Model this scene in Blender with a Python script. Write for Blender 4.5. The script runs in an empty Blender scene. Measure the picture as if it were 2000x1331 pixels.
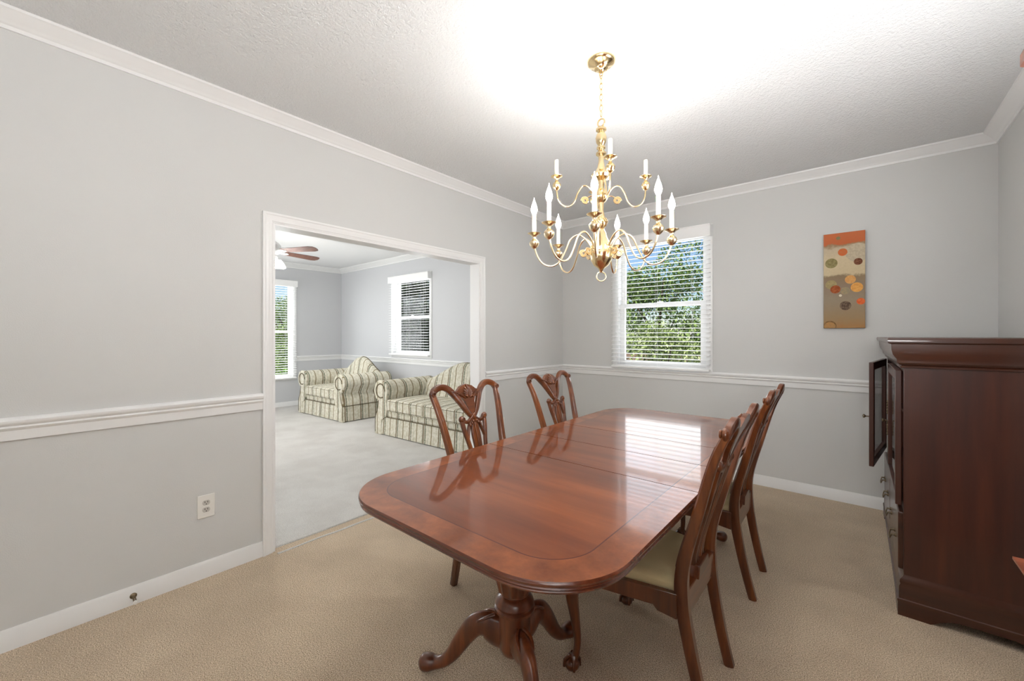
import bpy, bmesh, math, random
from mathutils import Vector, Matrix
PI = math.pi
random.seed(7)
C = bpy.context.scene.collection
SC = bpy.context.scene

# ------------------------------------------------------------------ camera, world, sun, lights, exposure
D = 4.284      # outer (back) wall of both rooms, y
WR = 3.527     # right wall, x
H = 2.74       # ceiling
XL = -5.533    # far wall of the living room, x
YF = -4.5      # wall behind the camera, end of the open entry hall
YL = -1.1      # front wall of the living room
TW = 0.12      # partition thickness

cam_d = bpy.data.cameras.new('camera'); cam = bpy.data.objects.new('camera', cam_d); C.objects.link(cam)
cam.location = (2.794, 0, 1.354)
cam.rotation_euler = (PI/2, 0, math.radians(40.176))
cam_d.sensor_width = 36; cam_d.lens = 14.4
cam_d.shift_y = -0.0049
cam_d.clip_start = 0.02; cam_d.clip_end = 500
SC.camera = cam

SC.view_settings.view_transform = 'Standard'
SC.view_settings.look = 'None'
SC.view_settings.gamma = 1.0
SC.view_settings.use_curve_mapping = False
SC.view_settings.exposure = 0.83

w = bpy.data.worlds.new('World'); SC.world = w; w.use_nodes = True
nt = w.node_tree; bg = nt.nodes['Background']
sky = nt.nodes.new('ShaderNodeTexSky'); sky.sky_type = 'NISHITA'
sky.sun_disc = False; sky.sun_elevation = math.radians(50); sky.sun_rotation = math.radians(160)
sky.air_density = 1.0; sky.dust_density = 0.6; sky.ozone_density = 4.0
nt.links.new(sky.outputs[0], bg.inputs[0]); bg.inputs[1].default_value = 0.08

def lamp(name, kind, loc, energy, color=(1,1,1), rot=(0,0,0), **kw):
    d = bpy.data.lights.new(name, kind); d.energy = energy; d.color = color
    for k, v in kw.items(): setattr(d, k, v)
    o = bpy.data.objects.new(name, d); C.objects.link(o); o.location = loc; o.rotation_euler = rot
    return o
lamp('sun', 'SUN', (0, -5, 12), 3.8, (1, .96, .9), (math.radians(42), 0, math.radians(-14)), angle=math.radians(1))
# daylight: soft light of the sky entering at each window; further lamps are added fill
lamp('daylight_dining_window', 'AREA', (1.20, D+.50, 1.50), 18, (.95, .975, 1), (-PI/2, 0, 0), shape='RECTANGLE', size=1.3, size_y=2.2)
lamp('daylight_living_window', 'AREA', (-3.1, D+.55, 1.75), 25, (.93, .97, 1), (-PI/2, 0, 0), shape='RECTANGLE', size=1.3, size_y=1.7)
lamp('daylight_far_window', 'AREA', (XL-.55, 2.6, 1.5), 52, (.93, .97, 1), (0, -PI/2, 0), shape='RECTANGLE', size=2.0, size_y=2.0)
lamp('living_front_fill', 'AREA', (-3.6, YL+.1, 1.6), 32, (.95, .98, 1), (PI/2, 0, 0), shape='RECTANGLE', size=2.6, size_y=1.9)  # added fill for the living room, no window stands in this wall
lamp('rear_fill', 'AREA', (1.8, YF+.15, 1.35), 4, (1, .99, .975), (PI/2+.12, 0, 0), shape='RECTANGLE', size=3.2, size_y=2.3)  # added fill from behind the camera, no fixture there
lamp('right_wall_fill', 'AREA', (3.45, 2.05, 1.9), 13, (.97, .99, 1), (0, PI/2+.8, 0), shape='RECTANGLE', size=1.2, size_y=1.0)  # added fill at the right wall, which has no window
lamp('ceiling_bounce_fill', 'AREA', (3.1, -.7, 1.5), 31, (1, 1, 1), (PI-.5, 0, 0), shape='RECTANGLE', size=.6, size_y=.6)  # added upward fill beside the camera, bounced off the ceiling
lamp('rear_upward_fill', 'AREA', (2.2, -1.6, 1.4), 6, (1, 1, 1), (PI-.35, 0, 0), shape='RECTANGLE', size=1.5, size_y=1.0)  # added unseen fill aimed up from behind the camera

# ------------------------------------------------------------------ helpers
def link(o, parent=None):
    C.objects.link(o)
    if parent is not None: o.parent = parent
    return o
def obj(name, bm, mats, parent=None, smooth=40, bevel=0, seg=2, loc=None, subsurf=0):
    me = bpy.data.meshes.new(name)
    bmesh.ops.recalc_face_normals(bm, faces=bm.faces[:])
    bm.to_mesh(me); bm.free()
    for m in (mats if isinstance(mats, (list, tuple)) else [mats]): me.materials.append(m)
    if smooth:
        me.shade_smooth()
        me.set_sharp_from_angle(angle=math.radians(smooth))
    o = bpy.data.objects.new(name, me); link(o, parent)
    if loc: o.location = loc
    if bevel:
        b = o.modifiers.new('bevel', 'BEVEL'); b.width = bevel; b.segments = seg; b.limit_method = 'ANGLE'; b.angle_limit = math.radians(40)
        b.harden_normals = False
    if subsurf:
        s = o.modifiers.new('subsurf', 'SUBSURF'); s.levels = subsurf; s.render_levels = subsurf
    return o
def tag(o, label, cat, group=None, kind=None):
    o['label'] = label; o['category'] = cat
    if group: o['group'] = group
    if kind: o['kind'] = kind
    return o
def thing(name, label, cat, loc=(0,0,0), rz=0, group=None):
    o = bpy.data.objects.new(name, None); C.objects.link(o)
    o.empty_display_size = .1
    o.location = loc; o.rotation_euler = (0, 0, rz)
    return tag(o, label, cat, group)
def struct(name, bm, m, parent=None, **kw):
    o = obj(name, bm, m, parent, **kw)
    if parent is None: o['kind'] = 'structure'
    return o
def children(o): return [c for c in bpy.data.objects if c.parent == o]
def dup(root, loc, rz, label):
    r = root.copy(); C.objects.link(r); r.location = loc; r.rotation_euler = (0, 0, rz); r['label'] = label
    for ch in children(root):
        c = ch.copy(); C.objects.link(c); c.parent = r
        for g in children(ch):
            d = g.copy(); C.objects.link(d); d.parent = c
    return r

def BM(): return bmesh.new()
def box(bm, x0, x1, y0, y1, z0, z1, mi=0, mtx=None):
    vs = [bm.verts.new((x, y, z)) for z in (z0, z1) for y in (y0, y1) for x in (x0, x1)]
    if mtx is not None:
        for v in vs: v.co = mtx @ v.co
    for f in ((0,2,3,1),(4,5,7,6),(0,1,5,4),(2,6,7,3),(0,4,6,2),(1,3,7,5)):
        fc = bm.faces.new([vs[i] for i in f]); fc.material_index = mi
    return bm
def loft(bm, rings, cap=True, closed=True, mi=0):
    R = [[bm.verts.new(p) for p in r] for r in rings]
    n = len(R[0])
    for a, b in zip(R, R[1:]):
        for i in range(n if closed else n-1):
            j = (i+1) % n
            f = bm.faces.new((a[i], a[j], b[j], b[i])); f.material_index = mi
    if cap:
        f = bm.faces.new(R[0][::-1]); f.material_index = mi
        f = bm.faces.new(R[-1]); f.material_index = mi
    return R
def lathe(bm, prof, c=(0,0,0), n=24, mi=0, ax='z', lobes=0, amp=0):
    rings = []
    for r, z in prof:
        ring = []
        for i in range(n):
            a = 2*PI*i/n; rr = max(r, 1e-5)*(1 + (amp*math.cos(lobes*a) if lobes else 0))
            p = (rr*math.cos(a), rr*math.sin(a), z)
            if ax == 'y': p = (p[0], p[2], p[1])
            if ax == 'x': p = (p[2], p[0], p[1])
            ring.append((c[0]+p[0], c[1]+p[1], c[2]+p[2]))
        rings.append(ring)
    loft(bm, rings, mi=mi); return bm
def ball(bm, c, r, sx=1, sy=1, sz=1, n=16, mi=0):
    prof = [(r*math.sin(PI*k/10), -r*math.cos(PI*k/10)) for k in range(11)]
    rings = [[(c[0]+max(q,1e-5)*math.cos(2*PI*i/n)*sx, c[1]+max(q,1e-5)*math.sin(2*PI*i/n)*sy, c[2]+z*sz) for i in range(n)] for q, z in prof]
    loft(bm, rings, mi=mi); return bm
def prism(bm, pts, d0, d1, axis='y', mi=0):
    """pts: 2-D outline; axis 'y': (x,z) pushed along y; 'x': (y,z) along x; 'z': (x,y) along z"""
    def P(p, d):
        return {'y': (p[0], d, p[1]), 'x': (d, p[0], p[1]), 'z': (p[0], p[1], d)}[axis]
    loft(bm, [[P(p, d0) for p in pts], [P(p, d1) for p in pts]], mi=mi); return bm
def spline(pts, n=6):
    """Catmull-Rom through rows of numbers"""
    out = []; P = [pts[0]] + list(pts) + [pts[-1]]
    for i in range(1, len(P)-2):
        a, b, c, d = P[i-1], P[i], P[i+1], P[i+2]
        for k in range(n):
            t = k/n
            out.append(tuple(.5*((2*q)+(-p+r)*t+(2*p-5*q+4*r-s)*t*t+(-p+3*q-3*r+s)*t**3) for p, q, r, s in zip(a, b, c, d)))
    out.append(tuple(pts[-1])); return out
def sweep(bm, path, size=None, up=(0,0,1), n=10, square=False, mi=0, cap=True):
    """path rows: x,y,z,(w,h) with w across (t x up) and h along the other axis; size=(w,h) when constant"""
    up = Vector(up); rings = []; pts = [Vector(p[:3]) for p in path]
    for i, p in enumerate(pts):
        t = (pts[min(i+1, len(pts)-1)] - pts[max(i-1, 0)]).normalized()
        s = t.cross(up)
        if s.length < 1e-4: s = t.cross(Vector((1, .01, 0)))
        s.normalize(); u = s.cross(t).normalized()
        wd, ht = (path[i][3], path[i][4]) if size is None else size
        ring = []
        if square:
            e = .30
            for cx, cy in ((1,1-e),(1-e,1),(-1+e,1),(-1,1-e),(-1,-1+e),(-1+e,-1),(1-e,-1),(1,-1+e)):
                ring.append(p + s*(wd/2*cx) + u*(ht/2*cy))
        else:
            for k in range(n):
                a = 2*PI*k/n; ring.append(p + s*(wd/2*math.cos(a)) + u*(ht/2*math.sin(a)))
        rings.append(ring)
    loft(bm, rings, mi=mi, cap=cap); return bm
def torus(bm, c, R, r, normal='y', n=24, m=8, mi=0, arc=2*PI):
    pts = []
    full = arc > 6.28
    for i in range(n + (0 if full else 1)):
        a = arc*i/n; ca, sa = math.cos(a), math.sin(a); ring = []
        for k in range(m):
            b = 2*PI*k/m; rr = R + r*math.cos(b); h = r*math.sin(b)
            p = {'y': (rr*ca, h, rr*sa), 'z': (rr*ca, rr*sa, h), 'x': (h, rr*ca, rr*sa)}[normal]
            ring.append((c[0]+p[0], c[1]+p[1], c[2]+p[2]))
        pts.append(ring)
    if full: pts.append(pts[0])
    V = [[bm.verts.new(p) for p in r] for r in (pts[:-1] if full else pts)]
    if full: V.append(V[0])
    for a, b in zip(V, V[1:]):
        for i in range(m):
            j = (i+1) % m; f = bm.faces.new((a[i], a[j], b[j], b[i])); f.material_index = mi
    return bm

# ------------------------------------------------------------------ materials
def srgb(r, g, b):
    f = lambda c: (c/12.92 if c <= .04045 else ((c+.055)/1.055)**2.4)
    return (f(r/255), f(g/255), f(b/255), 1)
def mat(name, col=None, rough=.5, metal=0, coat=0, spec=None):
    m = bpy.data.materials.new(name); m.use_nodes = True
    p = m.node_tree.nodes['Principled BSDF']
    if col: p.inputs['Base Color'].default_value = col
    p.inputs['Roughness'].default_value = rough; p.inputs['Metallic'].default_value = metal
    p.inputs['Coat Weight'].default_value = coat; p.inputs['Coat Roughness'].default_value = .06
    if spec is not None: p.inputs['Specular IOR Level'].default_value = spec
    return m
class G:
    """small node-graph writer"""
    def __init__(s, m): s.t = m.node_tree; s.p = s.t.nodes['Principled BSDF']
    def n(s, typ, **kw):
        o = s.t.nodes.new(typ)
        for k, v in kw.items():
            if k in o.inputs.keys() : o.inputs[k].default_value = v
            else: setattr(o, k, v)
        return o
    def l(s, a, b): s.t.links.new(a, b)
    def math(s, op, a, b=None, clamp=False):
        o = s.t.nodes.new('ShaderNodeMath'); o.operation = op; o.use_clamp = clamp
        for i, v in enumerate((a, b)):
            if v is None: continue
            if isinstance(v, (int, float)): o.inputs[i].default_value = v
            else: s.l(v, o.inputs[i])
        return o.outputs[0]
    def mix(s, f, a, b):
        o = s.t.nodes.new('ShaderNodeMix'); o.data_type = 'RGBA'
        for i, v in ((0, f), (6, a), (7, b)):
            if isinstance(v, (int, float, tuple)): o.inputs[i].default_value = v
            else: s.l(v, o.inputs[i])
        return o.outputs[2]
    def coord(s, scale=(1,1,1), which='Object'):
        c = s.t.nodes.new('ShaderNodeTexCoord'); mp = s.t.nodes.new('ShaderNodeMapping')
        mp.inputs['Scale'].default_value = scale; s.l(c.outputs[which], mp.inputs[0]); return mp.outputs[0]
    def noise(s, vec, scale, detail=3, rough=.55):
        o = s.n('ShaderNodeTexNoise'); o.inputs['Scale'].default_value = scale; o.inputs['Detail'].default_value = detail
        o.inputs['Roughness'].default_value = rough; s.l(vec, o.inputs['Vector']); return o.outputs['Fac']
    def ramp(s, fac, stops):
        o = s.n('ShaderNodeValToRGB'); e = o.color_ramp.elements
        while len(e) < len(stops): e.new(.5)
        for q, (pos, col) in zip(e, stops): q.position = pos; q.color = col
        s.l(fac, o.inputs[0]); return o.outputs[0]
    def bump(s, h, strength, dist=.01):
        o = s.n('ShaderNodeBump'); o.inputs['Strength'].default_value = strength; o.inputs['Distance'].default_value = dist
        s.l(h, o.inputs['Height']); s.l(o.outputs[0], s.p.inputs['Normal'])
    def xyz(s, vec):
        o = s.n('ShaderNodeSeparateXYZ'); s.l(vec, o.inputs[0]); return o.outputs

def wall_mat(name, col):
    m = mat(name, col, .75, spec=.25); g = G(m)
    g.bump(g.noise(g.coord(), 220, 2), .12, .004); return m
M_wall = wall_mat('wall_paint_greige', srgb(214, 214, 212))
M_wall_l = wall_mat('wall_paint_cool_grey', srgb(208, 209, 211))
M_trim = mat('white_trim_paint', srgb(240, 240, 239), .35)
M_ceil = mat('textured_ceiling_paint', srgb(234, 235, 235), .9, spec=.1)
g = G(M_ceil); g.bump(g.noise(g.coord(), 75, 3, .65), .8, .014)
M_ceil2 = mat('smooth_ceiling_paint', srgb(240, 240, 240), .9, spec=.1)

def carpet(name, dark, mid, light):
    m = mat(name, mid, .95, spec=.05); g = G(m)
    v = g.coord()
    f = g.noise(v, 230, 2, .8); big = g.noise(v, 2.2, 4, .6)
    vor = g.n('ShaderNodeTexVoronoi'); vor.inputs['Scale'].default_value = 260; g.l(v, vor.inputs['Vector'])
    c = g.ramp(f, [(.36, dark), (.5, mid), (.64, light)])
    k = g.ramp(big, [(.38, (.84, .825, .81, 1)), (.60, (1, 1, 1, 1))])
    o = g.t.nodes.new('ShaderNodeMix'); o.data_type = 'RGBA'; o.blend_type = 'MULTIPLY'; o.inputs[0].default_value = .8
    g.l(c, o.inputs[6]); g.l(k, o.inputs[7]); g.l(o.outputs[2], g.p.inputs['Base Color'])
    g.p.inputs['Sheen Weight'].default_value = .25
    g.bump(g.math('ADD', f, vor.outputs[0]), .55, .010)
    return m
M_carpet = carpet('tan_carpet', srgb(140, 117, 90), srgb(216, 192, 160), srgb(250, 233, 208))
M_carpet_lit = carpet('lit_pale_carpet', srgb(190, 186, 178), srgb(222, 219, 213), srgb(240, 238, 234))  # same carpet, paled in its colour for the brighter living room light

def wood(name, dark, mid, light, axis='z', rough=.28, coat=.4, scale=1.0):
    m = mat(name, mid, rough, coat=coat); g = G(m)
    s = {'x': (1.2, 16, 16), 'y': (16, 1.2, 16), 'z': (16, 16, 1.2)}[axis]
    v = g.coord(tuple(q*scale for q in s))
    f = g.noise(v, 1.6, 6, .6); f2 = g.noise(g.coord(tuple(q*.22*scale for q in s)), 1.5, 2)
    t = g.math('ADD', g.math('MULTIPLY', f, .65), g.math('MULTIPLY', f2, .35))
    c = g.ramp(t, [(.32, dark), (.5, mid), (.68, light)])
    g.l(c, g.p.inputs['Base Color']); g.bump(f, .05, .002)
    return m
M_chair = wood('mahogany_chair_wood', srgb(52, 24, 10), srgb(98, 50, 22), srgb(140, 80, 38))
M_chair_h = wood('mahogany_rail_wood', srgb(52, 24, 10), srgb(96, 49, 22), srgb(136, 76, 36), axis='x')
M_base = wood('mahogany_pedestal_wood', srgb(60, 28, 14), srgb(104, 54, 28), srgb(146, 82, 46))
M_cab = wood('cherry_cabinet_wood', srgb(44, 17, 7), srgb(66, 27, 11), srgb(84, 38, 17), rough=.45, coat=.4, scale=.5)
M_cab_y = wood('cherry_cabinet_molding_wood', srgb(44, 20, 9), srgb(66, 31, 14), srgb(82, 41, 19), axis='x', rough=.4, coat=.45, scale=.5)
M_cabdark = mat('dark_cabinet_interior', srgb(26, 14, 10), .6)

# table top: flame-grained centre, lighter cross band and a dark string line, glossy lacquer
TB_A, TB_B, TB_R = .550, 1.224, .255
M_top = mat('polished_table_veneer', srgb(150, 70, 38), .3, coat=.85, spec=.08); g = G(M_top)
g.p.inputs['Coat Roughness'].default_value = .05
v = g.coord(); X, Y, Z = g.xyz(v)
qx = g.math('SUBTRACT', g.math('ABSOLUTE', X), TB_A-TB_R); qy = g.math('SUBTRACT', g.math('ABSOLUTE', Y), TB_B-TB_R)
mx = g.math('MAXIMUM', qx, 0.0); my = g.math('MAXIMUM', qy, 0.0)
ln = g.math('SQRT', g.math('ADD', g.math('MULTIPLY', mx, mx), g.math('MULTIPLY', my, my)))
sd = g.math('SUBTRACT', g.math('ADD', ln, g.math('MINIMUM', g.math('MAXIMUM', qx, qy), 0.0)), TB_R)
band = g.math('GREATER_THAN', sd, -.105)
line = g.math('LESS_THAN', g.math('ABSOLUTE', g.math('ADD', sd, .105)), .0022)
gr = g.noise(g.coord((1.0, 9, 9)), 1.5, 6, .6); gr2 = g.noise(g.coord((.9, 3.2, 3)), 1.3, 3, .5)
tt = g.math('ADD', g.math('MULTIPLY', gr, .45), g.math('MULTIPLY', gr2, .55))
cen = g.ramp(tt, [(.28, srgb(88, 42, 18)), (.48, srgb(112, 55, 25)), (.68, srgb(138, 74, 36))])
bn = g.noise(g.coord((5, 5, 5)), 1.4, 5, .65)
bnd = g.ramp(bn, [(.28, srgb(98, 48, 22)), (.5, srgb(128, 68, 33)), (.72, srgb(156, 90, 48))])
col = g.mix(line, g.mix(band, cen, bnd), srgb(82, 36, 20)); g.l(col, g.p.inputs['Base Color'])
M_tedge = wood('table_edge_wood', srgb(58, 26, 13), srgb(96, 46, 24), srgb(128, 66, 36), axis='x', rough=.25, coat=.6)

M_brass = mat('polished_brass', (.90, .70, .40, 1), .17, metal=1)
M_brass2 = mat('soft_brass', (.86, .70, .46, 1), .24, metal=1)
M_dbrass = mat('aged_brass', (.22, .17, .11, 1), .4, metal=1)
M_candle = mat('ivory_candle_sleeve', srgb(246, 240, 222), .5)
M_candle.node_tree.nodes['Principled BSDF'].inputs['Subsurface Weight'].default_value = .2
def emis(name, col, s):
    m = mat(name, col, .3); p = m.node_tree.nodes['Principled BSDF']
    p.inputs['Emission Color'].default_value = col; p.inputs['Emission Strength'].default_value = s; return m
M_bulb = emis('lit_flame_bulb', (1, .93, .82, 1), 12)
M_fanlight = emis('lit_frosted_glass', (1, .97, .93, 1), 6)
M_seat = mat('cream_seat_fabric', srgb(192, 175, 134), .85, spec=.1); g = G(M_seat)
g.bump(g.noise(g.coord(), 300, 2), .3, .003)
M_white = mat('white_enamel', srgb(240, 240, 238), .4)
M_slat = mat('white_blind_slat', srgb(250, 250, 249), .45)
M_plastic = mat('white_wall_plate_plastic', srgb(236, 234, 228), .35)
M_recept = mat('grey_white_receptacle', srgb(200, 197, 190), .35)
M_slot = mat('dark_slot', srgb(40, 34, 30), .6)
M_glass = bpy.data.materials.new('window_glass'); M_glass.use_nodes = True
nt = M_glass.node_tree; nt.nodes.clear()
out = nt.nodes.new('ShaderNodeOutputMaterial'); mx = nt.nodes.new('ShaderNodeMixShader')
tr = nt.nodes.new('ShaderNodeBsdfTransparent'); gl = nt.nodes.new('ShaderNodeBsdfGlossy'); fr = nt.nodes.new('ShaderNodeFresnel')
gl.inputs['Roughness'].default_value = .02; ge = nt.nodes.new('ShaderNodeNewGeometry'); mr = nt.nodes.new('ShaderNodeMapRange'); mr.inputs[3].default_value = 1.22; mr.inputs[4].default_value = 1/1.22      # same index seen from either face
nt.links.new(ge.outputs['Backfacing'], mr.inputs[0]); nt.links.new(mr.outputs[0], fr.inputs[0])
nt.links.new(fr.outputs[0], mx.inputs[0]); nt.links.new(tr.outputs[0], mx.inputs[1]); nt.links.new(gl.outputs[0], mx.inputs[2]); nt.links.new(mx.outputs[0], out.inputs[0])

def stripes(name, axis):
    m = mat(name, srgb(214, 208, 190), .85, spec=.1); g = G(m)
    v = g.coord(); o = g.xyz(v)
    c = o['XYZ'.index(axis)]
    wob = g.math('MULTIPLY', g.math('SUBTRACT', g.noise(v, 9, 2), .5), .012)
    u = g.math('FRACT', g.math('DIVIDE', g.math('ADD', g.math('ADD', c, wob), 40.0), .27))
    base = g.mix(g.ramp(g.noise(v, 26, 4, .7), [(.40, (0,0,0,1)), (.60, (1,1,1,1))]), srgb(204, 198, 176), srgb(226, 222, 208))
    def st(p, wd): return g.math('LESS_THAN', g.math('ABSOLUTE', g.math('SUBTRACT', u, p)), wd)
    brk = g.noise(v, 60, 3, .7)
    def fuzzy(x): return g.math('MULTIPLY', x, g.math('GREATER_THAN', brk, .40))
    c1 = g.mix(st(.22, .032), base, srgb(122, 108, 84))
    c1 = g.mix(fuzzy(st(.33, .036)), c1, srgb(120, 124, 104))
    c1 = g.mix(st(.74, .030), c1, srgb(146, 134, 104))
    c1 = g.mix(fuzzy(st(.52, .014)), c1, srgb(184, 184, 168))
    g.l(c1, g.p.inputs['Base Color']); g.bump(g.noise(v, 240, 2), .3, .003)
    return m
M_sx = stripes('striped_sofa_fabric_lengthwise', 'X')
M_sy = stripes('striped_sofa_fabric_crosswise', 'Y')
M_pipe = mat('brown_piping', srgb(104, 92, 70), .8)

def leafmat(name, a, b, c):
    m = mat(name, b, .6, spec=.3); g = G(m)
    f = g.noise(g.coord(), 5.0, 4, .7); g.l(g.ramp(f, [(.3, a), (.5, b), (.7, c)]), g.p.inputs['Base Color']); return m
M_leaf = leafmat('tree_leaves', srgb(74, 100, 46), srgb(124, 150, 78), srgb(170, 188, 116))
M_leaf2 = leafmat('shrub_leaves', srgb(70, 92, 44), srgb(140, 158, 92), srgb(214, 220, 176))
M_leaf3 = leafmat('bright_hedge_leaves', srgb(60, 110, 20), srgb(110, 164, 44), srgb(150, 196, 70))
M_leaf4 = leafmat('dark_evergreen_leaves', srgb(24, 38, 20), srgb(48, 66, 38), srgb(84, 100, 62))
M_bark = mat('bark', srgb(92, 76, 60), .9)
M_grass = leafmat('lawn_grass', srgb(80, 100, 44), srgb(112, 132, 62), srgb(140, 150, 84))
M_brick = mat('red_brick', srgb(140, 82, 66), .85); g = G(M_brick)
b = g.n('ShaderNodeTexBrick'); b.inputs['Scale'].default_value = 4.5; b.inputs['Color1'].default_value = srgb(150, 88, 70); b.inputs['Color2'].default_value = srgb(124, 70, 56); b.inputs['Mortar'].default_value = srgb(190, 180, 168)
mp = g.t.nodes.new('ShaderNodeMapping'); mp.inputs['Rotation'].default_value = (PI/2, 0, 0); tc = g.t.nodes.new('ShaderNodeTexCoord'); g.l(tc.outputs['Object'], mp.inputs[0]); g.l(mp.outputs[0], b.inputs[0]); g.l(b.outputs[0], g.p.inputs['Base Color'])
M_fence = wood('weathered_fence_wood', srgb(92, 74, 62), srgb(132, 110, 94), srgb(160, 140, 122), rough=.8, coat=0)

# ------------------------------------------------------------------ room shell
WIN1 = (.735, 1.660, 1.030, 2.375)      # opening in the back wall: x0,x1,z0,z1
WIN2 = (-3.63, -2.60, 1.035, 2.35)
WIN3 = (2.20, 3.31, .56, 2.35)          # y0,y1,z0,z1 in the far living wall
OPEN = (.993, 2.826, 2.058)             # opening in the partition: y0,y1,top
def wall_cells(bm, a0, a1, z0, z1, holes, put):
    xs = sorted({a0, a1, *[h[0] for h in holes], *[h[1] for h in holes]}); zs = sorted({z0, z1, *[h[2] for h in holes], *[h[3] for h in holes]})
    for xa, xb in zip(xs, xs[1:]):
        run = None
        for za, zb in zip(zs, zs[1:]):
            mxx, mz = (xa+xb)/2, (za+zb)/2
            if any(h[0] < mxx < h[1] and h[2] < mz < h[3] for h in holes): continue
            put(xa, xb, za, zb)
b = BM(); wall_cells(b, 0, WR, 0, H, [WIN1], lambda p, q, r, s: box(b, p, q, D, D+.16, r, s)); struct('wall_back', b, M_wall, smooth=0)
b = BM(); wall_cells(b, XL-.16, 0, 0, H, [WIN2], lambda p, q, r, s: box(b, p, q, D, D+.16, r, s)); struct('wall_living_back', b, M_wall_l, smooth=0)
b = BM(); wall_cells(b, YF, D, 0, H, [(OPEN[0], OPEN[1], -1, OPEN[2])], lambda p, q, r, s: r >= 0 and box(b, -TW, 0, p, q, r, s)); struct('wall_left', b, M_wall, smooth=0)
b = BM(); box(b, WR, WR+.15, YF, D, 0, H); struct('wall_right', b, M_wall, smooth=0)
b = BM(); box(b, -TW, WR+.15, YF-.15, YF, 0, H); struct('wall_front', b, M_wall, smooth=0)
b = BM(); box(b, XL-.16, -TW, YL-.15, YL, 0, H); struct('wall_living_front', b, M_wall_l, smooth=0)
b = BM(); wall_cells(b, YL, D, 0, H, [WIN3], lambda p, q, r, s: box(b, XL-.16, XL, p, q, r, s)); struct('wall_living_far', b, M_wall_l, smooth=0)
b = BM(); box(b, -.055, WR, YF, D, -.1, 0); struct('floor', b, M_carpet, smooth=0)
b = BM(); box(b, XL, -.055, YL, D, -.1, .004); struct('floor_living', b, M_carpet_lit, smooth=0)
b = BM(); box(b, -TW, WR+.15, YF-.15, D+.16, H, H+.1); struct('ceiling', b, M_ceil, smooth=0)
b = BM(); box(b, XL-.16, -TW, YL-.15, D+.16, H, H+.1); struct('ceiling_living', b, M_ceil2, smooth=0)
# raised carpet seam in the opening
b = BM()
for x0, hh, wv in ((-.045, .012, .03), (.045, .008, .024)):
    rows = spline([(x0 + random.uniform(-.006, .006), OPEN[0]+.01+k*(OPEN[1]-OPEN[0]-.02)/14, -.002, wv+random.uniform(-.006, .006), 2*hh) for k in range(15)], 3)
    sweep(b, rows, n=8)
struct('trim_carpet_seam', b, M_carpet_lit)

def molding(name, prof, p0, p1, nrm, m0=0, m1=0, m=M_trim, parent=None):
    """profile (out, z) run from p0 to p1; m0/m1=1 mitres an inside corner"""
    a = Vector((*p0, 0)); c = Vector((*p1, 0)); t = (c-a).normalized(); nn = Vector((*nrm, 0)); b = BM()
    loft(b, [[a + nn*o + t*(o*m0) + Vector((0,0,z)) for o, z in prof], [c + nn*o - t*(o*m1) + Vector((0,0,z)) for o, z in prof]])
    return struct(name, b, m, parent, smooth=35)
BASE = [(0,0),(.013,0),(.013,.068),(.010,.074),(.010,.079),(.006,.086),(.005,.092),(0,.092)]
RAIL = [(0,.902),(.012,.902),(.014,.944),(.020,.950),(.023,.957),(.018,.964),(.024,.969),(.030,.978),(.030,.987),(.020,.993),(.016,1.0),(0,1.0)]
CROWN = [(0,2.668),(.010,2.668),(.012,2.684),(.018,2.687),(.022,2.692),(.034,2.700),(.052,2.714),(.066,2.724),(.070,2.727),(.078,2.729),(.080,H),(0,H)]
ya, yb = .932, 2.893
molding('baseboard_left', BASE, (0, YF), (0, ya), (1, 0)); molding('baseboard_left_far', BASE, (0, yb), (0, D), (1, 0), 0, 1)
molding('baseboard_back', BASE, (0, D), (WR, D), (0, -1), 1, 1); molding('baseboard_right', BASE, (WR, YF), (WR, D), (-1, 0), 0, 1)
molding('trim_rail_left', RAIL, (0, YF), (0, ya), (1, 0)); molding('trim_rail_left_far', RAIL, (0, yb), (0, D), (1, 0), 0, 1)
molding('trim_rail_back', RAIL, (0, D), (WR, D), (0, -1), 1, 1); molding('trim_rail_right', RAIL, (WR, YF), (WR, D), (-1, 0), 0, 1)
molding('trim_crown_left', CROWN, (0, YF), (0, D), (1, 0), 1, 1); molding('trim_crown_back', CROWN, (0, D), (WR, D), (0, -1), 1, 1)
molding('trim_crown_right', CROWN, (WR, YF), (WR, D), (-1, 0), 1, 1)
molding('baseboard_living_back', BASE, (XL, D), (-TW, D), (0, -1), 1, 1); molding('baseboard_living_far', BASE, (XL, YL), (XL, D), (1, 0), 0, 1)
RAIL2 = [(o, z-.045) for o, z in RAIL]
molding('trim_rail_living_back', RAIL2, (XL, D), (-TW, D), (0, -1), 1, 1)
molding('trim_rail_living_far', RAIL2, (XL, WIN3[1]+.065), (XL, D), (1, 0), 0, 1)
CROWN2 = [(o*1.25, H-(H-z)*1.2) for o, z in CROWN]
molding('trim_crown_living_back', CROWN2, (XL, D), (-TW, D), (0, -1), 1, 1); molding('trim_crown_living_far', CROWN2, (XL, YL), (XL, D), (1, 0), 0, 1)
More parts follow.
